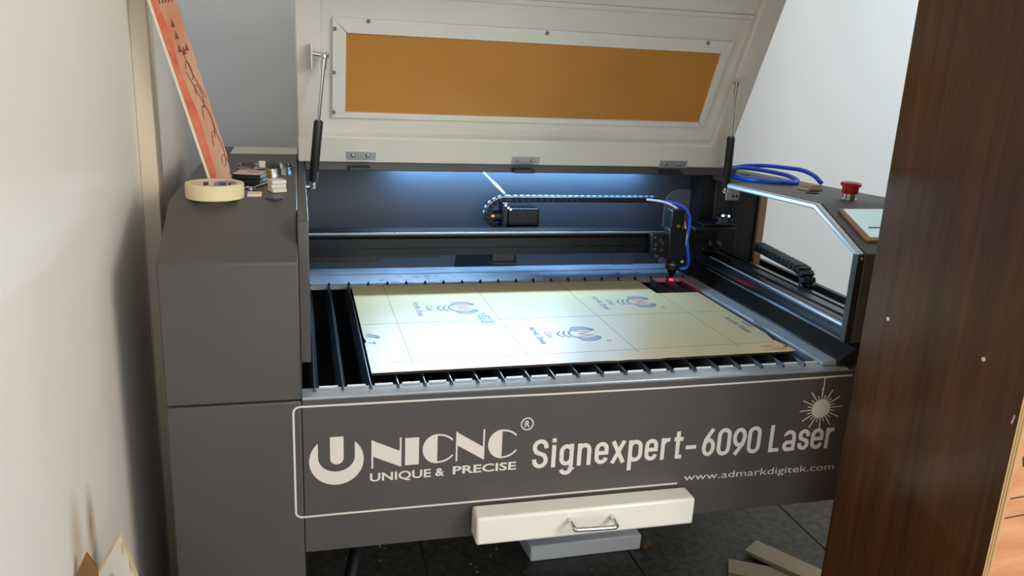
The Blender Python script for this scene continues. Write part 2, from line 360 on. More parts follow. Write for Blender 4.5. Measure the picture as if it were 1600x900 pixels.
GL = [('S', .3683, .3969), ('i', .4026, .4124), ('g', .4184, .4443), ('n', .4516, .4775), ('e', .4845, .5103), ('x', .515, .5439), ('p', .5487, .5763), ('e', .5811, .6064), ('r', .6126, .6339), ('t', .6391, .655), ('-', .6626, .6835), ('6', .6956, .7219), ('0', .7261, .754), ('9', .7579, .7862), ('0', .7891, .8168), ('L', .8358, .8574), ('a', .8655, .8921), ('s', .8978, .9223), ('e', .9257, .9528), ('r', .9576, .9792)]
for ch, a, b in GL: build('letter_print', glyph(ch, a, b), PR, fp, smooth=False)
# starburst
mb = MB(); cx, cy = .9376, -.0886
mb.prism(arc(cx, cy, .0195, .0190, 0, 360, 32)[:-1], fn, H0, H1)
for k in range(24):
    a = math.radians(90+15*k+4); r1 = .0455 if k % 2 == 0 else .030
    mb.ribbon([(cx+.0188*math.cos(a), cy+.0183*math.sin(a)), (cx+r1*math.cos(a), cy+r1*.93*math.sin(a))], .0019, fn, H0, H1)
mb.ribbon([(.9366, -.0680), (.9362, -.0236)], .0019, fn, H0, H1)
build('starburst_print', mb, PR, fp)
# ---- drawer under the front panel
dr = build('drawer', MB().box(.262, .668, -.092, YP-.004, -.279, -.226), 'white_plastic', LC, bevel=.005)
mb = MB().tube([(.428, -.090, -.243), (.428, -.116, -.245), (.431, -.121, -.2465), (.440, -.122, -.247), (.495, -.122, -.249), (.503, -.121, -.2485), (.506, -.116, -.247), (.506, -.090, -.245)], .0042, 12, 4)
build('handle', mb, 'chrome', dr)
build('drawer_box', MB().box(.275, .655, YP-.004, .45, -.274, -.232), 'black_paint', dr)
# ---- bed: lip, slats, tray, ledges
mb = MB().prism([(YP, -.0135), (YP, -.0095), (YP+.004, -.008), (-.012, -.0055), (-.012, -.020), (YP+.02, -.020)], yz(0, 0), XL+.001, .985)
mat('lip_metal', (190, 202, 212), .26, .6, var=.12, scale=10)
lip = build('bed_front_lip', mb, 'lip_metal', LC, bevel=.0008)
tb = None  # white tabs stand in for light caught along the lip's back edge
for i in range(-0, 21):
    x = i*.045
    o = MB().box(x+.0075, x+.0375, -.0125, -.0115, -.012, -.0030)
    if tb is None: tb = build('lit_lip_tab', o, 'lit_edge_white', lip, smooth=False)
    else: copy_to(tb, lip, (.045*i, 0, 0))
sl = None
for i in range(22):
    if sl is None:
        mb = MB().prism([(-.0095, -.026), (.0075, -.026), (.0010, 0), (-.0006, 0)], lambda a, b, h: (a, h, b), -.026, .590)
        sl = build('slat', mb, 'slat_metal', LC, smooth=False)
    else: copy_to(sl, LC, (.045*i, 0, 0))
build('bed_tray', MB().box(XL, .985, -.010, .74, -.16, -.155).box(XL, -.0195, -.012, .74, -.155, -.0145).box(.965, .985, -.012, .74, -.155, -.0005).box(XL, .985, -.0125, -.0105, -.155, -.013).box(XL, .985, .735, .74, -.155, .0), 'tray_dark', LC, smooth=False)
rl = build('rear_ledge', MB().box(-.004, .975, .592, .73, -.012, -.0005), 'ledge_metal', LC, bevel=.001)
build('ledge_strip', MB().box(-.004, .975, .678, .7295, -.0004, .0035), 'ledge_metal', rl, bevel=.001)
nt_ = None
for i in range(22):
    if nt_ is None: nt_ = build('notch_tooth', MB().prism([(-.004, -.001), (.004, -.001), (.0008, .0062), (-.0008, .0062)], lambda a, b, h: (a, h, b), .5905, .5935), 'black_paint', rl, smooth=False)
    else: copy_to(nt_, rl, (.045*i, 0, 0))
mb = MB()
for k in range(60):                              # smoke smudges left along the ledge
    x = random.choice((random.uniform(.15, .36), random.uniform(.55, .62), random.uniform(.78, .88))); y = random.uniform(.60, .665); a = random.uniform(.003, .013); g_ = random.uniform(.001, .004); q = random.uniform(-.8, .8)
    mb.prism([(x-a, y-g_), (x+a*.6, y-g_*.4+q*a*.2), (x+a, y+g_), (x-a*.5, y+g_*1.2)], lambda p, q2, h: (p, q2, h), -.0005, -.0002)
build('smoke_smudges', mb, 'print_grey', rl, smooth=False, kind='stuff')
# ---- interior back and right hand side
bp_ = build('back_panel', MB().box(-.004, 1.0078, .73, .735, -.01, .262), 'grey_inner', LC)
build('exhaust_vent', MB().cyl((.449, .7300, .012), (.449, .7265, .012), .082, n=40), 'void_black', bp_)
mb = MB().prism([(.935, 0), (.935, .17)]+arc(.975, .17, .040, .040, 180, 90, 8)+[(1.008, .21), (1.008, 0)], lambda a, b, h: (a, h, b), .722, .7255)
build('rounded_plate', mb, 'steel_grey', LC)
build('side_plate', MB().box(.80, .862, .724, .7265, .0, .052), 'grey_paint', LC)
build('dark_gap_box', MB().box(1.008, 1.062, .66, .735, -.01, .262).box(1.062, 1.205, .73, .735, -.01, .25), 'black_paint', LC)  # black box puts in the shade of the gap beside the back panel
build('mounting_plate', MB().box(1.045, 1.138, .655, .659, .125, .262), 'grey_paint', LC, bevel=.001)
build('inner_post', MB().box(1.150, 1.168, .60, .612, .02, .255), 'bezel', LC, bevel=.001)
build('dark_inner_panel', MB().box(1.075, 1.152, .612, .618, .03, .255), 'black_paint', LC)
tb2 = build('top_beam', MB().box(-.004, 1.06, .585, .80, .268, .288), 'grey_paint', LC, bevel=.002)
build('led_strip', MB().box(.20, .86, .690, .704, .2625, .2675), 'led', tb2)
area('led_strip_light', (.40, .680, .2615+ZB), (.40, -.20, -.02+ZB), .52, .016, 4.7, (.50, .78, 1.0))
build('strip_wire', MB().tube([(.425, .70, .262), (.43, .70, .25), (.445, .69, .235), (.46, .68, .222), (.475, .665, .205)], .0022, 8).tube([(.433, .70, .247), (.452, .688, .226), (.472, .668, .207)], .0016, 8), 'white_cable', tb2)
# ---- gantry
prof = [(.574, .072), (.574, .084), (.570, .084), (.570, .090), (.574, .090), (.574, .112), (.578, .115), (.574, .118), (.574, .127), (.578, .130), (.618, .130), (.622, .127), (.622, .072)]
gb = build('gantry_beam', MB().prism(prof, yz(0, 0), -.003, 1.02), 'black_anod', LC)
build('beam_edge', MB().box(-.003, .93, .5725, .5775, .1225, .1275), 'galv', gb, bevel=.001)
build('beam_cover', MB().box(-.003, .16, .580, .612, .058, .072).box(.10, .30, .585, .60, .064, .072), 'black_paint', gb, bevel=.001)
build('sensor_bracket', MB().box(.43, .485, .58, .61, .050, .072).box(.432, .49, .572, .58, .046, .053), 'black_paint', gb, bevel=.001)
mo = build('motor', MB().box(.478, .560, .638, .682, .128, .172), 'black_anod', LC, bevel=.004)
build('motor_flange', MB().box(.466, .478, .634, .686, .120, .186), 'black_paint', mo, bevel=.002)
build('pulley', MB().cyl((.466, .66, .150), (.448, .66, .150), .014, n=20), 'black_plastic', mo)
build('pulley_hub', MB().cyl((.448, .66, .150), (.440, .66, .150), .010, .009, n=20), 'brass', mo)
for (x, z) in ((.470, .182), (.477, .176), (.483, .172)):
    build('bolt', MB().cyl((x, .636, z), (x, .628, z), .003, n=10), 'chrome', mo)
build('motor_bracket', MB().box(.455, .56, .632, .69, .1201, .128), 'black_paint', mo)
# upper drag chain
path = [(x/1000, .192) for x in range(880, 490, -16)]
R_ = .037; cxx, czz = .478, .192-R_
path += [(cxx+R_*1.25*math.cos(math.radians(a)), czz+R_*math.sin(math.radians(a))) for a in range(98, 270, 17)]
path += [(x/1000, .192-2*R_) for x in range(490, 560, 16)]
dc = build('drag_chain', MB().tube([(p[0], .668, p[1]) for p in path], .0035, 6, 1), 'black_plastic', LC)
for i in range(len(path)-1):
    a = Vector((path[i][0], .668, path[i][1])); b = Vector((path[i+1][0], .668, path[i+1][1])); d = b-a
    if d.length < 1e-4: continue
    up = d.normalized().cross(Vector((0, 1, 0)))
    build('chain_link', MB().obox((a+b)/2, (d.length*.97, .030, .0135), (d, (0, 1, 0), up)), 'black_plastic', dc, bevel=.0015)
    build('lit_link_cap', MB().obox((a+b)/2+up*(-.0082 if up.z < 0 else .0082) if i < 24 else (a+b)/2-up*.0082*(1 if up.dot((a+b)/2-Vector((cxx,.668,czz))) < 0 else -1), (d.length*.5, .006, .0008), (d, (0, 1, 0), up)), 'lit_edge_white' if i < 30 else 'black_plastic', dc, smooth=False)  # white caps paint the LED light on the upper links; the lower run stays black
# ---- laser head
lh = build('laser_head', MB().box(.868, .914, .535, .574, .060, .140).box(.872, .908, .540, .574, .140, .186), 'black_paint', LC, bevel=.002)
build('mount_plate', MB().box(.826, .874, .545, .566, .066, .126), 'black_paint', lh, bevel=.002)
build('lens_tube', MB().rev((.892, .553, .064), (.892, .553, .024), [(0, .016), (.35, .016), (.38, .0175), (.7, .0175), (.72, .012), (1, .010)], 24), 'black_plastic', lh)
build('nozzle', MB().cyl((.892, .553, .030), (.893, .555, .010), .0115, .003, n=20), 'black_anod', lh)
build('tube_ring', MB().rev((.892, .553, .0495), (.892, .553, .0475), [(0, .0179), (1, .0179)], 24), 'steel', lh)
for (x, z) in ((.833, .118), (.836, .100), (.835, .088), (.838, .072), (.855, .104), (.854, .086), (.848, .112), (.843, .070)):
    build('bolt', MB().cyl((x, .546, z), (x, .540, z), .0032, .0026, n=10), 'steel', lh)
build('mirror_screw', MB().cyl((.885, .536, .146), (.884, .524, .150), .0048, n=12).cyl((.896, .536, .145), (.896, .524, .146), .0048, n=12), 'brass', lh)
build('air_fitting', MB().cyl((.914, .548, .052), (.914, .548, .066), .0075, n=6).cyl((.914, .548, .064), (.914, .548, .072), .004, n=12), 'brass', lh)
build('air_hose', MB().tube([(.880, .60, .196), (.900, .590, .196), (.922, .575, .186), (.929, .560, .165), (.926, .552, .135), (.921, .545, .11), (.924, .542, .085), (.930, .542, .058), (.928, .545, .040), (.915, .549, .036), (.904, .551, .038)], .0042, 10), 'blue_hose', lh)
build('signal_cable', MB().tube([(.84, .63, .198), (.875, .60, .197), (.896, .575, .188), (.908, .560, .172), (.914, .550, .145), (.919, .545, .12), (.9185, .543, .098)], .0028, 10), 'white_cable', lh)
build('red_wire', MB().tube([(.895, .60, .192), (.912, .575, .180), (.918, .560, .160), (.917, .552, .14)], .0022, 8), 'red_plastic', lh)
build('laser_dot', MB().rev((.8985, .566, .0010), (.8985, .566, .0045), [(0, .0052), (.6, .0048), (1, .002)], 16), 'red_dot', lh)
pl = bpy.data.lights.new('laser_glow', 'POINT'); pl.energy = .016; pl.color = (1, .05, .12); pl.shadow_soft_size = .004
po = bpy.data.objects.new('laser_glow', pl); sc.collection.objects.link(po); po.location = (.8985, .562, .009+ZB)
# ---- gantry end carriage and right rail
ca = build('gantry_carriage', MB().box(.955, 1.075, .575, .655, .078, .136).box(.985, 1.06, .585, .65, .136, .142), 'black_paint', LC, bevel=.003)
build('idler_pulley', MB().rev((1.052, .60, .142), (1.052, .60, .160), [(0, .026), (.2, .026), (.21, .021), (.7, .021), (.71, .026), (1, .026)], 28), 'black_plastic', ca)
build('pulley_cap', MB().cyl((1.052, .60, .160), (1.052, .60, .165), .012, .010, n=8), 'chrome', ca)
for (x, z) in ((1.00, .098), (1.002, .092), (1.024, .098), (1.03, .092), (.982, .084)):
    build('bolt', MB().cyl((x, .576, z), (x, .571, z), .0035, n=10), 'steel', ca)
rr = build('side_rail', MB().prism([(1.003, -.002), (1.003, .026), (1.006, .030), (1.003, .034), (1.003, .052), (1.006, .058), (1.012, .060), (1.030, .060), (1.034, .056), (1.040, .056), (1.044, .060), (1.066, .060), (1.070, .056), (1.074, .056), (1.078, .060), (1.094, .058), (1.094, -.002)], lambda a, b, h: (a, h, b), -.005, .70), 'rail_metal', LC)
build('rail_edge_highlight', MB().box(1.0045, 1.0085, -.005, .575, .0572, .0605), 'galv', rr, bevel=.0012)  # pale strip painted in as the highlight along the rail's top edge
build('rail_lower_highlight', MB().box(.9995, 1.003, -.005, .575, .026, .0285), 'galv', rr, bevel=.0008)  # second painted highlight, along the rail's lower line
build('bed_side_plate', MB().prism([(.966, -.004), (.966, .006), (.9985, .028), (1.0025, .028), (1.0025, -.004)], lambda a, b, h: (a, h, b), YP+.006, .70), 'black_anod', LC, bevel=.0008)
build('bed_side_strip', MB().prism([(.936, -.006), (.936, .0005), (.962, .0045), (.9655, .0045), (.9655, -.006)], lambda a, b, h: (a, h, b), -.030, .590), 'galv', LC, bevel=.001)
build('side_trough', MB().box(1.094, 1.192, -.005, .70, -.004, .022), 'black_paint', LC)
# lower drag chain beside the rail
p2 = [(1.105, .52-.018*k, .100-.0009*k) for k in range(12)]
p2 += [(1.105, .322-.030*math.sin(math.radians(a)), .0895-.027*(1-math.cos(math.radians(a)))) for a in range(28, 181, 30)]
p2 += [(1.105, .340+.018*k, .0355) for k in range(3)]
dc2 = build('side_drag_chain', MB().tube(p2, .004, 6, 1), 'black_plastic', LC)
for i in range(len(p2)-1):
    a, b = Vector(p2[i]), Vector(p2[i+1]); d = b-a; up = d.normalized().cross(Vector((1, 0, 0)))
    build('chain_link', MB().obox((a+b)/2, (.034, d.length*.9, .018), ((1, 0, 0), d, up)), 'black_plastic', dc2, bevel=.002)
# ---- right cover with control panel
def rz(y): return .281-.040*(y-.11)
shell = [(YP, .042), (YP, .214), (.11, .281), (.46, rz(.46))]
inn_ = [(YP+.012, .042), (YP+.012, .2075), (.112, .270), (.46, rz(.46)-.011)]
rc = build('right_cover', MB().prism(shell+inn_[::-1], yz(0, 0), XR, XO), 'grey_paint', LC, bevel=.0015)
build('rear_top_plate', MB().prism([(.4602, rz(.4602)), (.905, rz(.905)), (.905, rz(.905)-.011), (.4602, rz(.4602)-.011)], yz(0, 0), 1.034, XO), 'grey_paint', rc, bevel=.001)
# bright folded edge of the opening
flg = [(YP+.001, .2135), (.11, .2805), (.46, rz(.46)-.0005)]
flo = [(YP+.012, .2065), (.112, .2685), (.46, rz(.46)-.0125)]
build('opening_edge', MB().prism(flg+flo[::-1], yz(0, 0), XR-.0135, XR-.0002), 'edge_satin', rc, bevel=.003)
build('opening_post', MB().box(.9655, XR-.0002, YP+.0005, YP+.016, .042, .212), 'black_paint', rc, bevel=.001)
build('trough_side', MB().box(1.192, 1.2045, YP+.013, .90, -.004, .034), 'black_paint', rc)
build('cover_screw', MB().cyl((.9715, YP-.0005, .206), (.9715, YP-.003, .206), .003, n=10), 'chrome', rc)
# strut bracket with holes
sb = build('strut_bracket', MB().box(.990, 1.027, .500, .504, .219, .254), 'galv', LC, bevel=.004)
for x in (1.009, 1.019): build('bracket_hole', MB().cyl((x, .5002, .229), (x, .4990, .229), .0032, n=12), 'void_black', sb)
# control screen on the sloping face
SV = Vector((0, .153, .067)).normalized(); NV = Vector((0, -.067, .153)).normalized(); B0 = Vector((0, YP, .214))
sf = lambda a, b, h: tuple(Vector((a, 0, 0))+B0+SV*b+NV*h)
cs = build('control_screen', MB().prism([(1.003, .040), (1.003, .140)]+[(1.006, .143), (1.17, .143), (1.173, .140), (1.173, .040), (1.168, .036), (1.008, .036)], sf, -.001, .004), 'bezel', LC, bevel=.001)
build('display', MB().prism([(1.016, .046), (1.012, .139), (1.165, .139), (1.165, .046)], sf, .004, .0046), 'screen', cs)
build('display_line', MB().prism([(1.03, .074), (1.03, .078), (1.16, .078), (1.16, .074)], sf, .0046, .005), 'screen_line', cs)
# emergency stop
zt = rz(.171)
es = build('emergency_stop', MB().rev((1.088, .171, zt), (1.088, .171, zt+.017), [(0, .0155), (.12, .0155), (.13, .0135), (1, .0135)], 28), 'chrome', LC)
build('button_cap', MB().rev((1.088, .171, zt+.012), (1.088, .171, zt+.036), [(0, .0150), (.1, .0163), (.62, .0168), (.66, .0205), (.85, .0210), (.95, .019), (1, .012)], 32), 'red_plastic', es)
# ---- right lower cabinet and rear frame
build('right_cabinet', MB().box(.99, XO, YP+.03, .905, -.29, -.0145), 'grey_paint', LC, bevel=.003)
for y in (-.01, .86): build('leg', MB().box(1.165, XO, y, y+.04, FL+.04, -.29), 'grey_paint', LC, bevel=.002)
build('lower_back_panel', MB().box(XL, 1.16, .86, .87, FL+.12, -.02), 'black_paint', LC)
build('rear_frame', MB().box(XL, .99, .80, .905, .20, .281).box(XL, .99, .895, .905, -.02, .20), 'grey_paint', LC)
build('vent_hose', MB().tube([(.09, .45, -.165), (.105, .40, -.30), (.095, .30, -.44), (.075, .22, -.50), (.045, .16, -.58), (.06, .2, -.70), (.12, .35, -.80)], .0140, 14), 'black_rubber', LC)
build('under_pan', MB().box(XL, .99, -.010, .86, -.20, -.165), 'black_paint', LC)

# ---- lid, swung up on its hinges
dy, dz = -.4472, .8944
lf = lambda a, b, h: (a, .580+dy*b-.8944*h, .276+dz*b-.4472*h)     # a = across, b = up the lid, h = towards the room
def lbox(m_, a0, a1, b0, b1, h0, h1): return m_.prism([(a0, b0), (a1, b0), (a1, b1), (a0, b1)], lf, h0, h1)
LX0, LX1 = -.019, 1.014
mb = MB()
lbox(mb, LX0+.01, LX1-.01, .02, .132, -.026, -.022); lbox(mb, LX0+.01, LX1-.01, .309, .490, -.026, -.022)
lbox(mb, LX0+.01, .084, .132, .309, -.026, -.022); lbox(mb, .909, LX1-.01, .132, .309, -.026, -.022)
lid = build('lid', mb, 'lid_white', LC)
mb = MB(); lbox(mb, LX0, LX1, .012, .079, -.030, 0); build('lid_rim', mb, 'lid_white', lid, bevel=.004)
mb = MB(); lbox(mb, LX0, .030, .070, .492, -.030, 0); build('lid_rim', mb, 'lid_white', lid, bevel=.004)
mb = MB(); lbox(mb, .960, LX1, .070, .492, -.030, 0); build('lid_rim', mb, 'lid_white', lid, bevel=.004)
mb = MB(); lbox(mb, .030, .960, .392, .402, -.022, -.016); lbox(mb, .030, .960, .402, .492, -.022, -.019); build('lid_step', mb, 'lid_white', lid, bevel=.002)
# the folded front part of the lid, above the picture
def rot(v, a): c, s_ = math.cos(a), math.sin(a); return (v[0]*c-v[1]*s_, v[0]*s_+v[1]*c)
p_ = (.580+dy*.490, .276+dz*.490); d1 = (dy, dz); d2 = rot(d1, math.radians(23.7)); d3 = rot(d1, math.radians(90))
q1 = (p_[0]+d2[0]*.167, p_[1]+d2[1]*.167); q2 = (q1[0]+d3[0]*.215, q1[1]+d3[1]*.215)
o_ = (.8944*.026, .4472*.026); n2 = rot(o_, math.radians(23.7)); n3 = rot(o_, math.radians(90))
mb = MB().prism([p_, q1, (q1[0]+n2[0], q1[1]+n2[1]), (p_[0]+o_[0], p_[1]+o_[1])], yz(0, 0), LX0, LX1)
mb.prism([q1, q2, (q2[0]+n3[0], q2[1]+n3[1]), (q1[0]+n2[0]+n3[0], q1[1]+n2[1]+n3[1]), (q1[0]+n2[0], q1[1]+n2[1])], yz(0, 0), LX0, LX1)
build('lid_front', mb, 'lid_white', lid, bevel=.003)
mb = MB(); lbox(mb, .078, .915, .127, .314, -.0218, -.0200); build('window_pane', mb, 'amber', lid, label='amber tinted acrylic window')
T0, T1 = -.0220, -.0140
for q in ([(.053, .342), (.934, .339), (.911, .310), (.082, .311)], [(.053, .342), (.082, .311), (.083, .130), (.053, .117)],
          [(.053, .117), (.083, .130), (.914, .131), (.930, .119)], [(.930, .119), (.914, .131), (.911, .310), (.934, .339)]):
    mx_, my_ = sum(p[0] for p in q)/4, sum(p[1] for p in q)/4; q = [(a-.0009*(1 if a > mx_ else -1), b) for a, b in q]
    build('trim_strip', MB().prism(q, lf, T0, T1), 'trim_white', lid, bevel=.0015)
for (a, b) in ((.124, .340), (.496, .336), (.869, .334), (.058, .320), (.058, .225), (.058, .132)):
    build('screw', MB().rev(lf(a, b, T1), lf(a, b, T1+.006), [(0, .0042), (.5, .0040), (1, .0018)], 12), 'steel', lid)
for (a0, a1, b0) in ((.085, .150, .021), (.464, .532, .016), (.838, .911, .012)):
    mb = MB(); lbox(mb, a0, a1, b0, b0+.022, -.001, .0012); hg = build('hinge', mb, 'galv', lid, bevel=.0006)
    mb = MB(); lbox(mb, a0-.001, a1+.001, b0+.0215, b0+.0235, -.001, .0022); lbox(mb, a1-.0005, a1+.0016, b0, b0+.0225, -.001, .0022); build('hinge_slot', mb, 'lid_white', lid)
    for k in (.22, .72):
        a = a0+(a1-a0)*k; build('hinge_screw', MB().rev(lf(a, b0+.012, .001), lf(a, b0+.012, .005), [(0, .0045), (.6, .004), (1, .002)], 12), 'steel', lid)
    build('hinge_block', MB().box(a0+.006, a1-.012, .560, .586, .270, .2795), 'black_paint', LC, bevel=.001)
# gas struts
def strut(lo, hi, wall, lidp):
    lo, hi = Vector(lo), Vector(hi); d = hi-lo
    st = build('gas_strut', MB().rev(lo+d*.045, lo+d*.52, [(0, .0085), (.03, .0095), (.97, .0095), (1, .0075)], 20), 'black_plastic', LC)
    build('rod', MB().cyl(lo+d*.51, lo+d*.95, .0036, n=14), 'chrome', st)
    build('end_fitting', MB().cyl(lo, lo+d*.05, .006, .007, n=14).rev(lo-d*.02, lo+d*.02, [(0, .003), (.3, .0075), (.7, .0075), (1, .003)], 14), 'chrome', st)
    build('end_fitting', MB().cyl(lo+d*.90, hi, .0058, .006, n=14).rev(hi-d*.024, hi+d*.024, [(0, .003), (.25, .0085), (.75, .0085), (1, .003)], 14), 'chrome', st)
    build('ball_stud', MB().cyl(lo, wall, .0042, n=12), 'chrome', st); build('ball_stud', MB().cyl(hi, lidp, .0042, n=12), 'chrome', st)
strut((.010, .47, .2485), (.0375, .435, .516), (-.006, .47, .2485), (.012, .435, .519))
strut((.982, .492, .242), (.946, .432, .4985), (1.000, .5015, .240), (.968, .462, .494))
build('strut_tab', MB().obox((.012, .452, .512), (.003, .05, .05)), 'lid_white', lid, bevel=.008)
build('strut_tab', MB().prism([(.955, .258), (.984, .262), (.996, .240), (.990, .204), (.982, .202), (.964, .236)], lf, .0001, .004), 'lid_white', lid, bevel=.001)

# ================================================================== THINGS ON AND AROUND THE MACHINE
# ---- acrylic sheet on the slats
sh = empty('acrylic_sheet', (.50, .29, .0), 'film-covered acrylic sheet with blue logo prints lying on the cutting bed', 'sheet')
ZS = .0058; zf = lambda a, b, h: (a, b, h)
random.seed(3)
out = [(.094, .013)]+[(.094+.812*k/40, .013+.010*k/40+(random.uniform(-.0022, .0015) if 16 < k < 32 else random.uniform(-.0004, .0004))) for k in range(1, 40)]+[(.908, .024), (.900, .085), (.909, .13), (.909, .437), (.801, .437), (.801, .553), (.094, .556), (.0945, .2), (.098, .17), (.094, .165)]
build('film', MB().prism(out, zf, ZS-.0006, ZS), 'kraft_film', sh, smooth=False)
build('acrylic_core', MB().prism([(x, y+.0015) if y < .03 else (x, y) for x, y in out], zf, .0002, ZS-.0006), 'sheet_edge', sh, smooth=False)
mb = MB()
for x, y0, y1 in ((.166, .058, .556), (.378, .060, .555), (.593, .056, .554), (.8065, .063, .437)): mb.ribbon([(x-.002*0, y1), (x+.003, y0)], .0011, zf, ZS, ZS+.0002)
mb.ribbon([(.098, .273), (.35, .279), (.60, .281), (.907, .284)], .0009, zf, ZS, ZS+.0002); mb.ribbon([(.13, .060), (.50, .068), (.906, .077)], .0009, zf, ZS, ZS+.0002)
build('ruled_lines', mb, 'print_line', sh, smooth=False)
def logo(qx, py, parts='all'):
    f2 = lambda p, q, h: (min(max(qx+q, .0965), .9065), py-p, ZS+h)     # reads from the back edge towards the front
    h0, h1 = 0, .0003
    b = MB(); r_ = MB(); g = MB()
    for k in range(3):
        b.ribbon(arc(0, .004+.012*k-.010, .020+.003*k, .022, 215, 325, 10), .0038, f2, h0, h1)
    for s_ in (-1, 1):
        for k in range(3):
            b.ribbon([(s_*(.026+.008*k)*math.cos(math.radians(a)), .026+(.030+.002*k)*math.sin(math.radians(a))) for a in range(-48+8*k, 60, 9)], .0036, f2, h0, h1)
    r_.ribbon([(-.016, .012), (-.010, .040), (0, .016), (.010, .040), (.016, .012)], .0036, f2, h0, h1)
    put_text(g, 'Cast', f2, h1, -.022, .018, -.052, -.038, .02); put_text(g, 'Acrylic Sheet', f2, h1, -.052, .052, -.076, -.062, .02)
    g.ribbon(arc(.046, .062, .004, .004, 0, 360, 10)[:-1], .0018, f2, h0, h1, True)
    if parts in ('all', 'logo'): build('logo_print', b, 'print_blue', sh, smooth=False); build('logo_print', r_, 'print_red', sh, smooth=False)
    if parts in ('all', 'text'): build('text_print', g, 'print_grey', sh, smooth=False)
logo(.292, .366); logo(.706, .372); logo(.500, .170)
logo(.948, .190, 'text')
b = MB(); f2 = lambda p, q, h: (.948+q, .190-p, ZS+h)
for k in range(2): b.ribbon(arc(0, -.008+.008*k, .022+.003*k, .024, 228-6*k, 300, 8), .0045, f2, 0, .0003)
build('logo_print', b, 'print_grey', sh, smooth=False)
b = MB(); f2 = lambda p, q, h: (.098+q, .178-p, ZS+h)
for k in range(3): b.ribbon([(-(.022+.008*k)*math.cos(math.radians(a)), -.006+(.030+.003*k)*math.sin(math.radians(a))) for a in range(14, 70, 9)], .0028, f2, 0, .0003)
b.ribbon([(.012, .002), (.020, .016), (.006, .013)], .0024, f2, 0, .0003)
build('logo_print', b, 'print_blue', sh, smooth=False)
b = MB().prism([(.334, .250), (.366, .250), (.366, .313), (.334, .313)], zf, ZS, ZS+.0002); build('stamp_patch', b, 'print_pale', sh, smooth=False)
b = MB()
for (x, y) in ((.341, .303), (.341, .290), (.3475, .303), (.3475, .289), (.3475, .262), (.354, .300), (.354, .264), (.360, .299), (.360, .287), (.360, .263), (.341, .266)):
    b.prism([(x-.0016, y-.005), (x+.0016, y-.005), (x+.0016, y+.005), (x-.0016, y+.005)], zf, ZS+.0002, ZS+.0004)
build('stamp_print', b, 'print_blue', sh, smooth=False)
b = MB()
for k in range(7):
    x = .86+.0062*k; y = .045+random.uniform(-.012, .014); b.prism([(x-.012, y-.002), (x+.006, y-.004), (x+.013, y+.001), (x, y+.003)], zf, ZS, ZS+.0012+.0003*k)
b.prism([(.898, .028), (.9085, .022), (.902, .060), (.897, .080)], zf, ZS, ZS+.003)
build('torn_film', b, 'torn_paper', sh, smooth=False)
# ---- masking tape
ZT = .281
tp = empty('masking_tape', (-.153, .145, ZT), 'cream roll of masking tape at the front edge of the left cabinet top', 'tape')
build('tape_roll', MB().ring((-.153, .145, ZT), (-.153, .145, ZT+.0245), .0465, .0365, 64), 'masking', tp, bevel=.001)
cr = build('core', MB().ring((-.153, .145, ZT+.0005), (-.153, .145, ZT+.0242), .0364, .0345, 64), 'core', tp)
b = MB()
for a0, a1, z0, z1 in ((62, 84, .011, .021), (86, 90, .012, .02), (92, 97, .012, .020)):
    f3 = lambda a, q, h: (-.153+(.0345-h)*math.cos(math.radians(a)), .145+(.0345-h)*math.sin(math.radians(a)), ZT+q)
    b.strip([(a, z1) for a in range(a0, a1+1, 2)], [(a, z0) for a in range(a0, a1+1, 2)], f3, 0, .0003)
build('core_print', b, 'core_print', cr, smooth=False)
b = MB().strip([(a, .021) for a in range(112, 128, 3)], [(a, .015) for a in range(112, 128, 3)], f3, 0, .0003).strip([(a, .020) for a in range(46, 58, 3)], [(a, .014) for a in range(46, 58, 3)], f3, 0, .0003)
build('core_print', b, 'core_dark', cr, smooth=False)
# ---- stained engraved strip leaning left against the batten
bv = Vector((-.0875, .022, .312)).normalized(); bu = Vector((1, .12, 0)); bu = (bu-bv*bu.dot(bv)).normalized(); bn = bu.cross(bv)
A0 = Vector((-.167, .262, ZT+.001)); bw = .040
if bn.y > 0: bn = -bn
bf = lambda a, b_, h: tuple(A0+bu*a+bv*b_+bn*h)
eb = empty('engraved_board', (-.165, .33, ZT), 'narrow orange-stained engraved board leaning left behind the tape roll', 'board')
build('board', MB().prism([(0, 0), (bw-.006, .0), (bw, .05), (bw, .47), (0, .47)], bf, -.003, .003), 'stained_board', eb, bevel=.0006)
build('board_edge', MB().prism([(-.0045, 0), (-.0001, 0), (-.0001, .47), (-.0045, .47)], bf, -.003, .0032), 'batten_wood', eb)
def engrave(m_): build('engraved_mark', m_, 'dark_red_ink', eb, smooth=False)
for (cx, cz, rx, rz_) in ((.030, .06, .007, .032), (.028, .11, .006, .028), (.027, .155, .0045, .020), (.033, .03, .005, .018), (.024, .20, .004, .016)):
    engrave(MB().ribbon(arc(cx, cz, rx, rz_, -100, 170, 16), .0013, bf, .003, .0034))
engrave(MB().ribbon([(.018, .20), (.024, .17), (.034, .12), (.035, .09)], .0013, bf, .003, .0034)); engrave(MB().ribbon([(.023, .235), (.027, .195), (.037, .15)], .0013, bf, .003, .0034))
for (a, b_) in ((.022, .262), (.022, .282), (.026, .235), (.032, .24), (.020, .240)): engrave(MB().prism([(a-.004, b_-.007), (a+.003, b_-.008), (a+.001, b_+.007)], bf, .003, .0034))
for k in range(5): engrave(MB().prism([(.012+.005*k, .315), (.0145+.005*k, .315), (.0145+.005*k, .327), (.012+.005*k, .327)], bf, .003, .0034))
mb = MB().prism([(.004, .0), (.012, .02), (.015, .13), (.010, .20), (.013, .27), (.004, .465), (.0015, .465), (.0015, 0)], bf, .003, .0033).prism([(.012, .335), (.037, .332), (.039, .46), (.010, .46)], bf, .003, .0033)
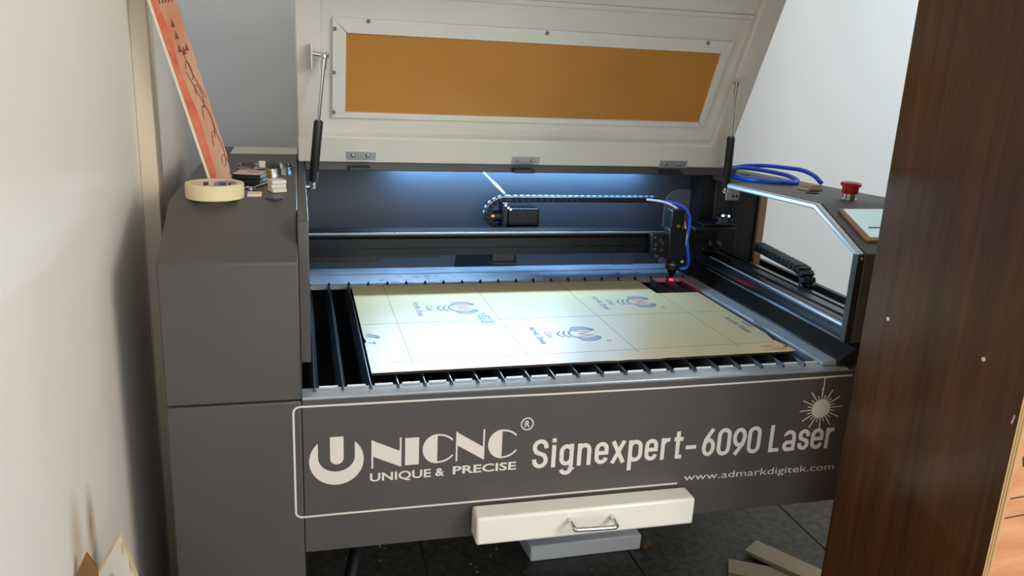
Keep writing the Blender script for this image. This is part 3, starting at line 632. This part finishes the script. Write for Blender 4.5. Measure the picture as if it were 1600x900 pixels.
mat('orange_stain', (184, 66, 20), .4, rgb2=(206, 108, 60), scale=40)
build('stain', mb, 'orange_stain', eb, smooth=False)
# ---- black box, ring, spanner, little blocks
an = math.radians(-12); ux, uy = (math.cos(an), math.sin(an), 0), (-math.sin(an), math.cos(an), 0)
bb = empty('magnet_box', (-.105, .300, ZT), 'small black box with a pinkish paper top behind the tape roll', 'box')
for k in range(2): build('black_layer', MB().obox((-.105, .300, ZT+.0055+.0100*k), (.050, .050, .0092), (ux, uy, (0, 0, 1))), 'black_plastic', bb, bevel=.001)
build('paper_top', MB().obox((-.105, .300, ZT+.0205), (.048, .049, .0018), (ux, uy, (0, 0, 1))), 'pink_paper', bb)
build('paper_mark', MB().obox((-.098, .295, ZT+.0216), (.022, .010, .0004), (ux, uy, (0, 0, 1))), 'red_ink', bb)
build('chrome_clip', MB().obox((-.084, .277, ZT+.011), (.008, .004, .006), (ux, uy, (0, 0, 1))), 'chrome', bb)
hc = empty('hose_clamp', (-.083, .430, ZT), 'round polished steel hose clamp behind the black box', 'clamp')
build('band', MB().ring((-.083, .430, ZT+.0005), (-.083, .430, ZT+.0165), .0550, .0540, 64), 'chrome', hc)
build('screw_housing', MB().box(-.098, -.084, .482, .492, ZT+.004, ZT+.018), 'cream_tile', hc, bevel=.002)
build('band_reflection', MB().box(-.079, -.068, .3735, .3765, ZT+.001, ZT+.0165), 'brass', hc, bevel=.0006)  # brass patch standing in for a bright reflection on the band
b = MB()
for a in range(60, 122, 3): b.obox((-.083+.0537*math.cos(math.radians(a)), .430+.0537*math.sin(math.radians(a)), ZT+.007), (.0012, .0008, .009), ((-math.sin(math.radians(a)), math.cos(math.radians(a)), 0), (math.cos(math.radians(a)), math.sin(math.radians(a)), 0), (0, 0, 1)))
build('band_slots', b, 'black_plastic', hc)
sv0, sv1 = Vector((-.104, .222, ZT+.002)), Vector((-.062, .318, ZT+.004)); sd = (sv1-sv0).normalized(); sn = Vector((-sd.y, sd.x, 0))
spf = lambda a, b_, h: tuple(sv0+sd*a+sn*b_+Vector((0, 0, h)))
sp = empty('spanner', (-.085, .265, ZT), 'small chrome spanner lying in front of the black box', 'tool')
build('shaft', MB().prism([(.012, -.0045), (.09, -.004), (.09, .004), (.012, .0045)], spf, -.001, .0025), 'chrome', sp, bevel=.001)
build('jaw', MB().prism(arc(.004, 0, .012, .011, 35, 160, 8)+[(-.003, .004), (.004, .004), (.005, -.004), (-.003, -.004)]+arc(.004, 0, .012, .011, 200, 325, 8), spf, -.0015, .0035), 'chrome', sp, bevel=.0008)
for k in range(3):
    a = math.radians(20+(3, -4, 2)[k]); ax_ = ((math.cos(a), math.sin(a), 0), (-math.sin(a), math.cos(a), 0), (0, 0, 1))
    build('block', MB().obox((-.055, .207, ZT+.0036+.0073*k), (.026, .026, .0070), ax_), 'off_white', bevel=.0012, cat='block', group='stacked white blocks on the left cabinet',
          label=('lowest of the three stacked white square blocks by the chrome ring', 'middle one of the three stacked white square blocks by the chrome ring', 'topmost of the three stacked white square blocks by the chrome ring')[k])
build('tile_chip', MB().obox((-.091, .165, ZT+.0022), (.023, .030, .0042)), 'cream_tile', bevel=.0005, label='flat cream rectangular chip lying right of the tape roll', cat='chip')
build('disc_chip', MB().cyl((-.058, .135, ZT+.0001), (-.058, .135, ZT+.0022), .0155, n=32), 'purple_black', label='thin dark purple disc at the front edge of the left cabinet', cat='disc')
# ---- blue hose and bits on the right cover
tz = lambda y: rz(y)+.0058
cp = [(1.197, .425, .274), (1.192, .45, .288), (1.19, .50, .295), (1.188, .58, .291), (1.184, .66, .285), (1.165, .735, .274), (1.135, .76, 0), (1.10, .72, 0), (1.06, .60, 0), (1.046, .52, 0), (1.065, .462, 0), (1.10, .436, 0), (1.142, .444, 0), (1.166, .485, -.003), (1.172, .55, -.008), (1.166, .64, -.010), (1.145, .70, -.010), (1.115, .715, -.010)]
build('air_tube', MB().tube([(x, y, z if z > 0 else tz(y)-z) for x, y, z in cp], .0054, 12, 6), 'blue_hose', label='coil of glossy blue air tube on the right cabinet top', cat='hose')
def chip(name, c, size, ang, material, label, cat, group=None, zo=0):
    a = math.radians(ang); build(name, MB().obox((c[0], c[1], rz(c[1])+size[2]/2+.0006+zo), size, ((math.cos(a), math.sin(a), -.0), (-math.sin(a), math.cos(a), -.040), (0, .04, 1))), material, bevel=.0006, label=label, cat=cat, group=group)
chip('wood_block', (1.102, .330, 0), (.036, .045, .006), 0, 'light_wood', 'lower of two small pale wood pieces beside the blue tube', 'block', 'wood pieces on the right cabinet')
chip('wood_block', (1.106, .336, 0), (.030, .036, .005), 14, 'light_wood', 'upper of two small pale wood pieces beside the blue tube', 'block', 'wood pieces on the right cabinet', .0066)
chip('strip_chip', (1.094, .301, 0), (.024, .006, .0022), -6, 'purple_black', 'short dark blue strip touching the small wood pieces', 'strip', 'dark strips on the right cabinet')
chip('strip_chip', (1.062, .262, 0), (.028, .006, .0022), -12, 'purple_black', 'longer dark blue strip nearest the rim of the right cabinet', 'strip', 'dark strips on the right cabinet')
# ---- tall cupboard on the right
cu = empty('tall_cupboard', (1.25, -.30, FL), 'tall dark walnut laminated cupboard side standing in front of the machine', 'cupboard')
def skew(a, b, h): return (.9135+a*.0575+h, -.150-a*.9983, b)          # a = towards the camera, h = thickness to the right
build('side_panel', MB().prism([(0, FL), (.314, FL), (.314, 1.25), (0, 1.25)], skew, 0, .0125), 'dark_walnut', cu, smooth=False)
ne = .3142
mb = MB()
for k in range(5):
    build('ply_layer', MB().prism([(ne-.0002, FL), (ne+.0006*(1+(k % 2)), FL), (ne+.0006*(1+(k % 2)), 1.25), (ne-.0002, 1.25)], skew, .0025*k, .0025*(k+1)), 'ply_edge' if k % 2 else 'light_wood', cu, smooth=False)
yb = -.150-.314*.9983
pb = build('raw_board', MB().box(.9455, 1.55, yb+.002, yb+.014, FL, 1.25), 'peach_board', cu, smooth=False)
build('far_side_panel', MB().box(1.538, 1.55, yb+.0145, -.15, FL, 1.25), 'dark_walnut', cu, smooth=False)
build('top_board', MB().box(.927, 1.538, yb+.0145, -.151, 1.238, 1.25), 'dark_walnut', cu, smooth=False)
for (a, b) in ((.052, .1432), (.242, .1430)):
    build('screw', MB().rev(skew(a, b, 0), skew(a, b, -.002), [(0, .0034), (.5, .0032), (.7, .0012), (1, .001)], 12), 'print_cream', cu)
build('scuff', MB().prism([(.3045, .073), (.3065, .071), (.3085, .084), (.3070, .086), (.3060, .078)], skew, -.0003, .0001), 'print_cream', cu)
fw = lambda a, b, h: (a, yb+.002-h, b)
mb = MB().ribbon([(.952, -.043), (.98, -.041), (1.05, -.036)], .0022, fw, 0, .0003).ribbon([(.950, -.074), (.98, -.072), (1.04, -.068)], .0022, fw, 0, .0003)
mb.ribbon([(.972, .010), (.962, .008), (.958, .020), (.964, .032), (.974, .030), (.975, .014), (.980, .006)], .003, fw, 0, .0003)
mb.ribbon([(.964, .034), (.965, .05), (.975, .045), (.985, .055)], .003, fw, 0, .0003)
build('pencil_marks', mb, 'pencil', pb, smooth=False)
# ---- scraps on the floor and by the wall
fo = empty('foam_block', (.77, .70, FL), 'pale blue-white foam block lying on the floor under the drawer', 'foam')
build('foam_slab', MB().prism([(.600, .668), (.942, .672), (.930, .80), (.590, .80)], zf, FL+.0005, FL+.050), 'foam', fo, bevel=.006)
build('dark_nub', MB().rev((.955, .676, FL), (.965, .672, FL+.03), [(0, .008), (.5, .010), (1, .004)], 10), 'scrap_brown', label='tiny brown lump beside the foam block on the floor', cat='debris')
def plank(name, c0, c1, wd, th, z0, material, label, cat, group):
    c0, c1 = Vector(c0), Vector(c1); d = (c1-c0); n_ = Vector((-d.y, d.x, 0)).normalized()
    build(name, MB().obox((c0+c1)/2+Vector((0, 0, z0+th/2)), (d.length, wd, th), (d, n_, d.cross(n_))), material, bevel=.001, label=label, cat=cat, group=group)
plank('card_scrap', (1.155, .535, FL), (1.36, .42, FL), .07, .012, .0006, 'card_beige', 'beige board scrap lying flat on the floor, partly under another scrap', 'scrap', 'board scraps under the machine')
plank('card_scrap', (1.262, .600, FL), (1.40, .385, FL), .075, .012, .0135, 'card_beige', 'beige board scrap pointing to the back, lying on the other scrap', 'scrap', 'board scraps under the machine')
random.seed(11); mb = MB()
for k in range(60):
    x = random.uniform(.0, .95); y = random.uniform(.5, .84); s_ = random.uniform(.0012, .0042)
    if .57 < x and y > .64: continue
    mb.obox((x, y, FL+s_*.4), (s_*1.4, s_, s_*.8), ((math.cos(k), math.sin(k), 0), (-math.sin(k), math.cos(k), 0), (0, 0, 1)))
build('floor_crumbs', mb, 'crumb', smooth=False, kind='stuff', label='pale crumbs and dust scattered on the dark floor', cat='debris')
ws = empty('clear_offcut', (-.24, -.20, FL), 'pointed whitish acrylic offcut standing against the left wall', 'offcut')
of = lambda a, b, h: (a, -.225+.10*(b+.105)-h, b)
pt = [(-.258, -.105), (-.2972, -.174), (-.2972, FL+.001), (-.07, FL+.001), (-.239, -.182)]
build('offcut_sheet', MB().prism(pt, of, 0, .004), 'scrap_clear', ws, smooth=False)
mb = MB().ribbon([(-.2955, -.174), (-.258, -.1075), (-.2405, -.182)], .0035, of, .0038, .0046); build('film_edge', mb, 'scrap_edge', ws, smooth=False)
build('bubble_mark', MB().prism(arc(-.2485, -.158, .0022, .011, 0, 360, 16)[:-1], of, .004, .0044).prism(arc(-.2575, -.132, .0020, .009, 0, 360, 16)[:-1], of, .004, .0044).prism([(-.280, -.175), (-.273, -.164), (-.268, -.174), (-.272, -.21), (-.280, -.21)], of, .004, .0044), 'scrap_edge', ws, smooth=False)
of2 = lambda a, b, h: (a, -.30+.08*(b+.09)-h, b)
build('brown_offcut', MB().prism([(-.283, -.089), (-.2970, -.119), (-.2970, FL+.001), (-.250, FL+.001), (-.272, -.110)], of2, 0, .004), 'scrap_brown', smooth=False, label='brown wooden offcut with a pointed corner against the stained wall', cat='offcut')
